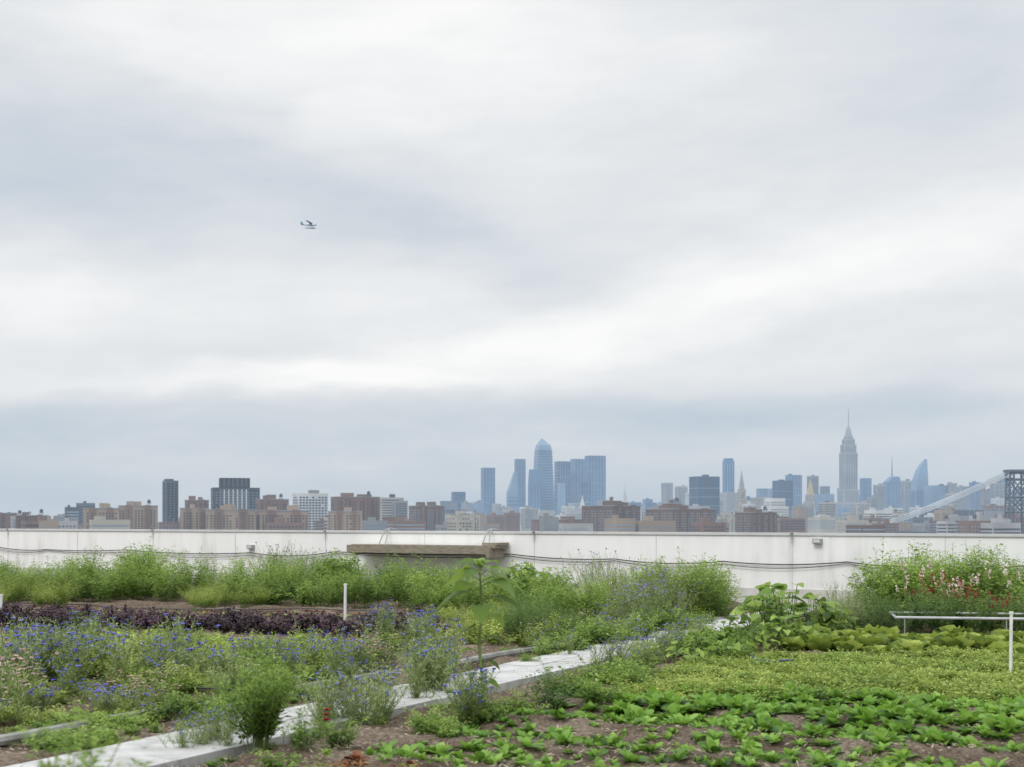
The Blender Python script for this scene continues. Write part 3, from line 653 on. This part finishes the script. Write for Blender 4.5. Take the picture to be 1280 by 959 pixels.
# wildflower field
cf=[corn(.5,15,flp=.30,nl=20,flr=.029) for _ in range(5)]; cf2=[corn(.4,12,flp=.42,nl=18,flr=.028) for _ in range(3)]; cfn=[corn(.45,16,flp=.03,nl=24,r=.18) for _ in range(4)]
low=[bush(.22,.22,10,24,.07,.032,up=.5) for _ in range(5)]; low2=[bush(.35,.24,12,30,.08,.034,up=.5) for _ in range(4)]
M4=Mass('cornflower_plants',[G_grey,Stem,FB])
M4.fill(cf+cf2+cfn,72,((-140,818),(330,822),(300,885),(-140,895)),(.7,1.1),thr=-.2)
M4.fill(cf+cf2,26,((20,830),(150,830),(150,872),(-40,872)),(.95,1.35))
M4.fill(cf+cfn,12,((185,835),(240,830),(230,865),(185,870)),(.95,1.35))
M4.fill(cf+cf2,18,((330,828),(470,822),(440,862),(300,875)),(.7,1.0))
M4.fill(cf,12,((460,800),(540,800),(540,822),(450,825)),(.85,1.15))
M4.fill(cf2,12,((0,880),(300,875),(200,905),(-40,915)),(.5,.8),avoid=.7)
M4.done()
M4=Mass('yellow_green_groundcover',[G_yel,Stem,FP])
M4.fill(low+low2,200,((-140,806),(560,812),(380,868),(-140,890)),(.6,1.25),thr=-.15); M4.fill(low2,24,((200,830),(300,826),(300,860),(200,870)),(.8,1.3)); M4.fill(low2,12,((120,815),(200,815),(190,835),(100,835)),(1.0,1.4))
M4.fill(low,34,((-100,880),(330,870),(100,905),(-100,920)),(.5,.9)); M4.rows(low,(-120,801),(520,808),(-120,806),(520,813),2,.35,(.6,1.0),jit=.12,miss=.2); M4.done()
M4=Mass('leafy_weeds',[G_mid,Stem,FP]); M4.fill(low+low2,190,((-140,812),(520,814),(380,868),(-140,890)),(.5,1.15),thr=0,ph=4); M4.done()
M5=Mass('pink_wildflowers',[G_grey,Stem,FP]); pk=[corn(.38,9,flp=.6,flr=.022,nl=12) for _ in range(3)]
M5.fill(pk,12,((-40,850),(40,850),(30,920),(-60,920)),(.9,1.4)); M5.fill(pk,8,((430,830),(500,826),(480,850),(420,858)),(.8,1.2)); M5.fill(pk,10,((120,870),(240,866),(200,895),(90,905)),(.5,.8),avoid=.6); M5.done()
M5=Mass('white_and_yellow_wildflowers',[G_mid,Stem,FW]); wf=[corn(.3,8,flp=.8,flr=.014,nl=12) for _ in range(3)]
M5.fill(wf,26,((-100,815),(520,812),(400,868),(-100,890)),(.8,1.3)); M5.fill(wf,12,((650,790),(760,780),(740,800),(650,812)),(.9,1.2)); M5.done()
# strips beside path
M6=Mass('path_edge_wildflowers',[G_grey,Stem,FB]); lv_=[corn(.5,14,flp=.18,nl=20,r=.2,flr=.024) for _ in range(4)]; lvp=[corn(.42,12,flp=.3,nl=14) for _ in range(3)]
M6.fill(lv_,10,((510,862),(570,842),(570,862),(520,880)),(.95,1.35))
M6.fill(lv_+lvp,6,((580,900),(620,885),(620,902),(580,908)),(.8,1.1))
M6.fill(lv_+lvp,24,((640,812),(850,780),(860,790),(680,832)),(.6,.95))
M6.fill(lv_+lvp,22,((730,840),(870,800),(890,802),(780,850)),(.6,.95))
M6.fill(lv_,14,((400,905),(480,885),(480,905),(400,930)),(.6,.95))
M6.fill(lv_,10,((200,935),(300,915),(300,935),(220,955)),(.45,.75)); M6.done()
M6=Mass('path_edge_weeds',[G_mid,Stem,FL])
M6.fill(low+low2,60,((620,818),(880,776),(885,785),(660,832)),(.6,1.2)); M6.fill(low+low2,90,((650,892),(830,818),(900,812),(760,885)),(.5,1.1),avoid=.42,thr=-.6)
M6.fill(low,60,((320,965),(640,880),(650,895),(380,985)),(.4,.95),avoid=.48,thr=-.5); M6.fill(low,90,((-20,925),(380,868),(480,858),(30,955)),(.4,.95),avoid=.48,thr=-.5); M6.fill(low,40,((200,960),(820,802),(830,806),(240,968)),(.2,.45)); M6.done()
M6=Mass('weed_plant',[G_dark,Stem,FL]); wd_=bush(.40,.28,16,34,.06,.022,up=.7); g=gp(690,888); M6.put(wd_,*g,1.05); M6.done()
def single(name,mats,pr,x,y,sc=1,sz=None): 
    m=Mass(name,mats); g=gp(x,y); m.put(pr,*g,sc,sz=sz); return m.done()
Bm=Mass('leafy_bushes',[G_mid,Stem,FL])
Bm.fill(bl+bl_f,36,((795,762),(895,764),(900,776),(795,776)),(.95,1.25)); Bm.fill(bl_b,9,((630,757),(675,757),(675,763),(630,763)),(1.15,1.38))
Bm.fill(bl+bl,28,((660,768),(760,766),(755,785),(650,790)),(.7,1.0)); Bm.fill(bl,24,((520,758),(640,758),(640,770),(520,770)),(.6,.95)); Bm.done()
Bm=Mass('dark_green_herbs',[G_dark,Stem,FL]); Bm.fill(bl_f,14,((630,795),(680,790),(690,802),(640,805)),(.7,.9)); Bm.fill(bl_f,12,((690,792),(730,788),(740,800),(700,803)),(.45,.65)); Bm.done()
Bm=Mass('lavender_cornflowers',[G_grey,Stem,FL]); cl=[corn(.8,16,flp=.35,nl=24,r=.25,flr=.028) for _ in range(4)]
Bm.fill(cl,14,((755,782),(840,774),(850,790),(760,798)),(.85,1.1)); Bm.fill(cl,4,((850,772),(890,772),(885,785),(850,788)),(.7,.9)); Bm.done()
Bm=Mass('yellow_flowering_herbs',[G_yel,Stem,FP]); Bm.fill(bl_f+fn,20,((550,775),(640,772),(640,800),(560,805)),(.45,.75)); Bm.fill(low+low2,60,((540,775),(770,772),(740,800),(545,818)),(.8,1.3)); Bm.fill(fn,10,((765,768),(880,768),(880,776),(770,776)),(1.1,1.5)); Bm.done()
# sunflower
p=P(); 
pts=np.array([[0,0,0],[.015,0,.3],[-.01,.01,.6],[.01,0,.9],[0,0,1.12],[-.01,0,1.27]])
for a_,b_,r0,r1 in zip(pts[:-1],pts[1:],(.019,.017,.015,.012,.010),(.017,.015,.012,.010,.006)): tubes(p,a_,b_,r0,r1)
for (z_,az,l,el) in ((1.25,.2,.20,.5),(1.25,2.7,.20,.45),(1.24,4.6,.19,.4),(1.26,1.4,.16,.9),(1.2,5.6,.23,.3),(1.2,3.9,.24,.2),(1.16,3.3,.32,.0),(1.14,0.0,.34,-.05),(1.10,5.2,.29,.05),(1.06,1.9,.28,.1),(1.01,2.9,.32,-.1),(.97,6.1,.32,-.1),(.90,4.3,.26,0),(.82,.5,.24,.0),(.72,3.3,.2,0),(.62,5.9,.19,.1),(.52,2.6,.17,.1),(.42,.2,.16,0),(.33,3.7,.14,.1),(.26,5.5,.13,0),(.2,1.1,.12,.1)):
    b0=sample(pts,np.array([min(z_/1.27,.999)]))[0]; b0[2]=z_; D=np.array([math.cos(az),math.sin(az),el+.5]); D/=np.linalg.norm(D); e=b0+D*l*.38; tubes(p,b0,e,.005,.004)
    leaves(p,e[None],np.array([[math.cos(az),math.sin(az),el]]),l,l*.78,.55,.12,0,HEART,roll=.35,val=np.array([rng.uniform(.15,.6)]))
leaves(p,np.repeat(pts[-1][None],12,0),rdirs(12,1.3),.09,.045,.1,.1,0,OVAL)
single('sunflower_plant',[G_mid,Stem],p.fin(),601,894,1.0,sz=1.0)
# squash
Sq=Mass('squash_plants',[G_mid,Stem]); sq=[squash(.8,.5,44,.2) for _ in range(3)]
for x,y,s in ((950,806,.85),(985,800,1.15),(1015,797,.9),(1000,812,.75),(935,815,.55),(880,825,.4),(960,790,1.1),(1040,800,.7),(970,815,.6)): g=gp(x,y); Sq.put(sq[rng.integers(3)],*g,s,dv=rng.normal(0,.08))
Sq.done()
Sq=Mass('climbing_weeds',[G_grey,Stem,FL]); Sq.fill(cg+fn,18,((1015,780),(1085,778),(1080,790),(1020,792)),(.65,.95)); Sq.done()
Sq=Mass('squash_vines',[G_mid,Stem]); sq2=[squash(.3,.45,18,.13) for _ in range(2)]; Sq.fill(sq2,24,((860,806),(950,800),(940,828),(840,834)),(.8,1.1)); Sq.done()
# right flower hedge
Sn=Mass('leafy_flower_hedge',[G_mid,Stem,FW]); Sn.fill(bl+bl_b,84,((1090,768),(1285,768),(1290,780),(1090,780)),(1.0,1.42)); Sn.fill(bl,24,((1270,764),(1450,764),(1450,776),(1280,776)),(1.1,1.42)); Sn.done()
Sn=Mass('snapdragon_flowers',[G_mid,Stem,FR,FP,FW]); r1=[snap(.75,9,[2]) for _ in range(2)]; r2=[snap(.85,5,[3,4,4]) for _ in range(2)]
Sn.fill(r1,7,((1155,785),(1215,785),(1215,791),(1155,791)),(.8,1.05)); Sn.fill(r2,8,((1110,782),(1280,782),(1280,791),(1110,791)),(.85,1.3)); Sn.fill(r1,2,((1240,788),(1270,788),(1270,793),(1240,793)),(.6,.75)); Sn.done()
Sn=Mass('low_flower_foliage',[G_dark,Stem,FR]); Sn.fill(bl_f+bl,50,((1085,784),(1330,784),(1330,794),(1085,794)),(.5,.85)); Sn.done()
# lettuce
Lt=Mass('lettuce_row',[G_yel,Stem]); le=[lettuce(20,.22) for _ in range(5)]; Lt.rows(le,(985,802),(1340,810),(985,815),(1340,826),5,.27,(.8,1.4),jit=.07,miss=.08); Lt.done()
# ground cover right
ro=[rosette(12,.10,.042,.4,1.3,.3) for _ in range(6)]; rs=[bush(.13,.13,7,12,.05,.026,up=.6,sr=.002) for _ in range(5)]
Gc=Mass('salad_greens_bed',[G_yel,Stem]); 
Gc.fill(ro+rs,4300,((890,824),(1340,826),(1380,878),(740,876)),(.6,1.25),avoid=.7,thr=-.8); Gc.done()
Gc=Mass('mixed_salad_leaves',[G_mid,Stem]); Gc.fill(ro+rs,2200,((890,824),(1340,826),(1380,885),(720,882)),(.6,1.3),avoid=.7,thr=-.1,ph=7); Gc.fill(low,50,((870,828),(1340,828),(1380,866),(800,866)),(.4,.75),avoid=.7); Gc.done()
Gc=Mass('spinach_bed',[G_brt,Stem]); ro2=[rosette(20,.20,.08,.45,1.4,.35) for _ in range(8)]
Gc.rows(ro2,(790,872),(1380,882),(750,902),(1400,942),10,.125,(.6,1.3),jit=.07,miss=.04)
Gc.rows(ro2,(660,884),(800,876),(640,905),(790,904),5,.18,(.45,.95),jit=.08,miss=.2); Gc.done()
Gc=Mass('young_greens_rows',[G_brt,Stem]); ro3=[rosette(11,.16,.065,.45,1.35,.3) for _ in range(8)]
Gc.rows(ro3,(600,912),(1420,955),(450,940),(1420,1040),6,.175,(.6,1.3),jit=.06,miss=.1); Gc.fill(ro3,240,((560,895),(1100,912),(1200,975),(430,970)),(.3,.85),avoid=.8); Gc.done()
# foreground plants
single('green_shrub',[G_mid,Stem],bush(.80,.30,46,84,.07,.018,up=.9,sr=.004,droop=.15),322,940,sz=.95)
single('green_shrub',[G_mid,Stem],bush(1.08,.30,70,80,.08,.028,up=.7,sr=.005,tmin=.3),110,1290,sz=.94)
single('green_shrub',[G_mid,Stem],bush(.96,.3,50,70,.07,.024,up=.7,sr=.005,tmin=.3),25,1290,sz=.94)
single('green_shrub',[G_mid,Stem],bush(.3,.25,16,40,.06,.02,up=.7),425,935)
single('green_shrub',[G_mid,Stem],bush(.3,.2,12,30,.06,.02,up=.7),380,945)
p=P(); poly_stem(p,curve(np.zeros(3),.03,1,.36,4,.01),.004,.003)
for q in range(3): flower(p,np.array([.03*q-.03,.02*q,.38-.03*q]),.035,12,2,up=.5); flower(p,np.array([.03*q-.03,.02*q,.38-.03*q]),.025,9,2,up=1.5)
leaves(p,np.repeat(np.array([[0,0,.08]]),10,0),rdirs(10,.6),.1,.03,.3)
single('red_flower',[G_mid,Stem,FR],p.fin(),405,955)
Rd=Mass('burgundy_leaf_plants',[Red,Stem]); Rd.fill(ro3+low,9,((440,950),(510,950),(530,980),(420,980)),(.6,.9)); Rd.done()
# straw & clods over soil
p=P(); n=24000
yy=H*F/(rng.uniform(752,1000,n)-HY); xx=(rng.uniform(-150,1400,n)-640)/F*yy
ok=(np.abs(xx-pc(yy))>.55)|(rng.random(n)<.12); xx=xx[ok];yy=yy[ok];n=len(xx)
onp=np.abs(xx-pc(yy))<.55
leaves(p,np.stack([xx,yy,np.where(onp,.056,soil_h(xx,yy)+.012)],1),rdirs(n,.05),rng.uniform(.02,.08,n),rng.uniform(.004,.011,n),0,.1,0,roll=1,val=rng.uniform(0,1,n)**1.5)
m=Mass('straw_mulch',[Straw]); m.L.append(p.fin()); m.n=p.n; m.done()

# ------------------------------------------------------------ world
w=bpy.data.worlds.new('World'); scene.world=w; w.use_nodes=True; nt=w.node_tree; nt.nodes.clear()
out=N(nt,'ShaderNodeOutputWorld'); tc=N(nt,'ShaderNodeTexCoord'); sp=N(nt,'ShaderNodeSeparateXYZ'); nt.links.new(tc.outputs['Generated'],sp.inputs[0])
az=math_(nt,'ARCTAN2',sp.outputs[0],sp.outputs[1]); el=math_(nt,'ARCSINE',sp.outputs[2])
cb=N(nt,'ShaderNodeCombineXYZ'); nt.links.new(math_(nt,'SUBTRACT',math_(nt,'MULTIPLY',az,2.2),math_(nt,'MULTIPLY',el,1.2)),cb.inputs[0]); nt.links.new(math_(nt,'MULTIPLY',el,7.0),cb.inputs[1])
def noise(scale,detail,rough=.5,off=0):
    n=N(nt,'ShaderNodeTexNoise'); n.inputs['Scale'].default_value=scale; n.inputs['Detail'].default_value=detail; n.inputs['Roughness'].default_value=rough
    a=N(nt,'ShaderNodeVectorMath',operation='ADD'); a.inputs[1].default_value=(off,off*.7,off*.3); nt.links.new(cb.outputs[0],a.inputs[0]); nt.links.new(a.outputs[0],n.inputs['Vector']); return n
nA_=noise(2.0,4,.55,3.1); sc_=N(nt,'ShaderNodeSeparateColor'); nt.links.new(nA_.outputs['Color'],sc_.inputs[0])
nC=noise(2.8,6,.58,5.3).outputs[0]
az2=math_(nt,'ADD',az,math_(nt,'MULTIPLY',math_(nt,'SUBTRACT',sc_.outputs[0],.5),.26)); el2=math_(nt,'ADD',el,math_(nt,'MULTIPLY',math_(nt,'SUBTRACT',sc_.outputs[1],.5),.085))
def blob(x,y,sx,sy,rot,amp):
    a0=math.atan((x-640)/F); e0=math.atan((HY-y)/F*math.cos(a0)); sx/=F; sy/=F
    dx=math_(nt,'SUBTRACT',az2,a0); dy=math_(nt,'SUBTRACT',el2,e0); c,s=math.cos(rot),math.sin(rot)
    u=math_(nt,'ADD',math_(nt,'MULTIPLY',dx,c/sx),math_(nt,'MULTIPLY',dy,s/sx)); v=math_(nt,'ADD',math_(nt,'MULTIPLY',dx,-s/sy),math_(nt,'MULTIPLY',dy,c/sy))
    r=math_(nt,'ADD',math_(nt,'MULTIPLY',u,u),math_(nt,'MULTIPLY',v,v)); return math_(nt,'MULTIPLY',math_(nt,'EXPONENT',math_(nt,'MULTIPLY',r,-.5)),amp)
mr=N(nt,'ShaderNodeMapRange'); nt.links.new(el,mr.inputs[0]); mr.inputs[1].default_value=0; mr.inputs[2].default_value=.11; mr.inputs[3].default_value=.10; mr.inputs[4].default_value=.62; mr.interpolation_type='SMOOTHSTEP'
val=math_(nt,'ADD',mr.outputs[0],math_(nt,'MULTIPLY',math_(nt,'SUBTRACT',nC,.5),.62))
for b in [(450,60,260,90,0,.36),(80,190,200,75,-.1,-.46),(520,275,240,36,-.35,-.30),(110,345,230,45,0,.30),(700,415,300,26,.2,.28),(1050,310,280,60,.1,.22),
          (1180,110,170,70,0,-.18),(830,230,130,70,0,-.14),(330,480,200,12,.0,.26),(80,518,280,14,0,-.24),(950,510,330,24,.03,-.30),(300,575,500,12,0,.08)]:
    val=math_(nt,'ADD',val,blob(*b))
col=ramp(nt,val,[(0,(.485,.57,.66)),(.3,(.60,.655,.71)),(.62,(.745,.77,.795)),(1.0,(.94,.94,.935))])
hi=N(nt,'ShaderNodeMapRange'); nt.links.new(el,hi.inputs[0]); hi.inputs[1].default_value=.36; hi.inputs[2].default_value=1.0; hi.inputs[3].default_value=1.0; hi.inputs[4].default_value=2.3
bg=N(nt,'ShaderNodeBackground'); nt.links.new(col,bg.inputs[0]); nt.links.new(math_(nt,'MULTIPLY',hi.outputs[0],1.04),bg.inputs[1])
sk=N(nt,'ShaderNodeTexSky'); sk.sky_type='NISHITA'; sk.sun_disc=False; SE=math.radians(48); SR=math.radians(215); sk.sun_elevation=SE; sk.sun_rotation=SR
bs=N(nt,'ShaderNodeBackground'); nt.links.new(sk.outputs[0],bs.inputs[0]); bs.inputs[1].default_value=.1
mx=N(nt,'ShaderNodeMixShader'); mx.inputs[0].default_value=.97; nt.links.new(bs.outputs[0],mx.inputs[1]); nt.links.new(bg.outputs[0],mx.inputs[2]); nt.links.new(mx.outputs[0],out.inputs[0])
sl=bpy.data.lights.new('sun','SUN'); sl.energy=1.4; sl.angle=math.radians(18); sl.color=(1,.97,.92); so=bpy.data.objects.new('sun',sl); scene.collection.objects.link(so)
from mathutils import Vector
sd_=Vector((math.sin(SR)*math.cos(SE),math.cos(SR)*math.cos(SE),math.sin(SE))); so.rotation_euler=(-sd_).to_track_quat('-Z','Y').to_euler()
scene.view_settings.view_transform='Standard'; scene.view_settings.look='None'; scene.view_settings.exposure=0
# camera
cd=bpy.data.cameras.new('camera'); cam=bpy.data.objects.new('camera',cd); scene.collection.objects.link(cam); scene.camera=cam
cam.location=(0,0,H); cam.rotation_euler=(math.pi/2,0,0); cd.sensor_width=36; cd.lens=36*F/1280; cd.shift_y=(HY-479.5)/1280; cd.clip_end=120000; cd.clip_start=.1
cd.dof.use_dof=True; cd.dof.focus_distance=26; cd.dof.aperture_fstop=3.2
